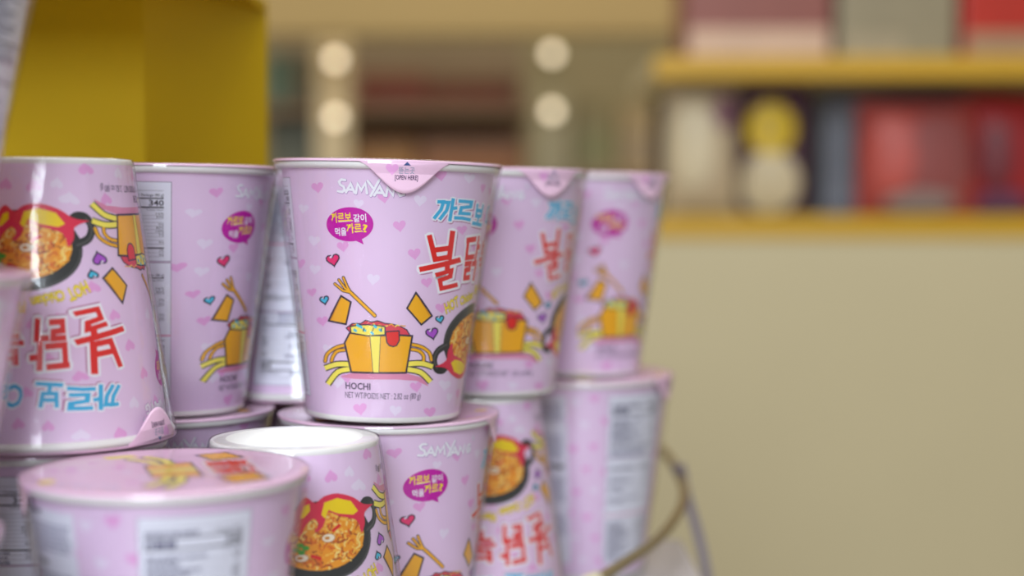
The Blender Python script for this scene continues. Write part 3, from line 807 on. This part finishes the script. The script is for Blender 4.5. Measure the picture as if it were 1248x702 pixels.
# far shelf in the middle
D2 = 3.2
far = empty('far_shelf', (0.0, D2, -0.84)); FO = Vector(far.location)
def fb(name, px0, px1, y0, y1, z0, z1, m): return box(name, at(px0, 0, D2).x - FO.x, at(px1, 0, D2).x - FO.x, y0 - FO.y, y1 - FO.y, z0 - FO.z, z1 - FO.z, m, far, .003)
post_m = mat('pale_post', (222, 202, 160), 0.5, 0.04, 10); fshelf = mat('brown_shelf', (138, 112, 84), 0.6, 0.08, 10)
zt = at(0, 44, 2.6).z
fb('post', 386, 428, D2 - .04, D2, -0.84, at(0, 30, D2).z, post_m)
fb('post', 650, 694, D2 - .04, D2, -0.84, at(0, 20, D2).z, mat('olive_post', (160, 150, 116), 0.5, 0.04, 10))
zsh = [at(0, y, D2).z for y in (128, 215)]
for z, end in zip(zsh, (645, 820)): fb('shelf_board', 300, end, D2, D2 + .35, z - .02, z, fshelf)
fb('back_board', 300, 640, D2 + .35, D2 + .36, -0.84, at(0, 30, D2).z, mat('grey_brown_board', (136, 118, 92), 0.7, 0.08, 8))
fb('base_panel', 300, 820, D2 + .005, D2 + .03, -0.84, zsh[1] - .02, beige)
tag(far, 'distant shelf with pale posts seen blurred between the yellow panels and right shelf', 'shelf unit')
g2 = 'goods on the distant shelf'
X2 = lambda px: at(px, 0, D2 + .05).x; Zf = lambda py: at(0, py, D2 + .05).z
def fc(name, p0, p1, base, top, m, label, pan): carton(name, X2(p0), X2(p1), D2 + .05, D2 + .2, base, Zf(top), m, label, ((.08, .92, .15, .6, pan),), group=g2)
fc('teal_carton', 322, 352, zsh[0], 68, pm('teal', 96, 126, 112), 'teal carton on the upper distant shelf beside yellow panels', pm('seafoam', 120, 148, 130))
fc('grey_carton', 353, 383, zsh[0], 64, pm('stone', 118, 112, 90), 'stone grey carton on the upper distant shelf left of the first post', pm('pebble', 130, 122, 98))
fc('green_carton', 324, 382, zsh[1], 146, pm('moss', 108, 110, 84), 'moss green carton on the lower distant shelf left of the first post', pm('sage', 128, 130, 104))
fc('maroon_carton', 434, 520, zsh[0], 92, pm('russet', 138, 72, 52), 'russet carton on the upper distant shelf right of the first post', pm('rust', 120, 54, 36))
fc('brown_carton', 522, 632, zsh[0], 96, pm('umber', 112, 62, 38), 'umber brown carton on the upper distant shelf near the second post', pm('cocoa', 126, 66, 40))
fc('orange_carton', 430, 506, zsh[1], 168, pm('amber', 190, 124, 34), 'amber orange carton on the lower distant shelf right of the first post', pm('gold', 204, 144, 40))
fc('copper_carton', 510, 640, zsh[1], 166, pm('copper', 166, 104, 36), 'copper brown carton on the lower distant shelf near the second post', pm('bronze', 184, 112, 30))
fc('olive_carton', 700, 752, zsh[1], 120, pm('olive', 166, 152, 104), 'olive carton on the distant shelf right of the second post', pm('moss2', 150, 146, 90))
fc('sand_carton', 756, 806, zsh[1], 130, pm('sandy', 196, 170, 122), 'sand coloured carton at the right end of the distant shelf', pm('sandy2', 182, 158, 120))
glow = mat('glint_glow', (255, 238, 206), 0.4, 0.0, 5, emit=2.6)  # emission imitates out-of-focus highlights
def glint(px, py, label):  # added glowing disc in place of a round blurred highlight
    c = at(px, py, D2 - .06); e = empty('glint_disc', (c.x, D2 - .0398, c.z))
    V, F = lathe([(0, -.008), (.009, -.008), (.0135, -.004), (.0135, .0), (0, .0)], 24)
    hs = mesh_obj('glint_backing', [(x, z, y) for x, y, z in V], F, post_m, e)
    V, F = lathe([(0, .0), (.0115, .0), (.011, .004), (.007, .0075), (0, .009)], 24)
    mesh_obj('glint_face', [(x, -z - .008, y) for x, y, z in V], F, glow, e)
    tag(e, label, 'glint', 'added glowing discs for highlights on the far posts')
glint(408, 72, 'upper blurred highlight on the left distant post, an added glowing disc'); glint(408, 143, 'lower blurred highlight on the left distant post, an added glowing disc')
glint(673, 65, 'upper blurred highlight on the right distant post, an added glowing disc'); glint(673, 135, 'lower blurred highlight on the right distant post, an added glowing disc')
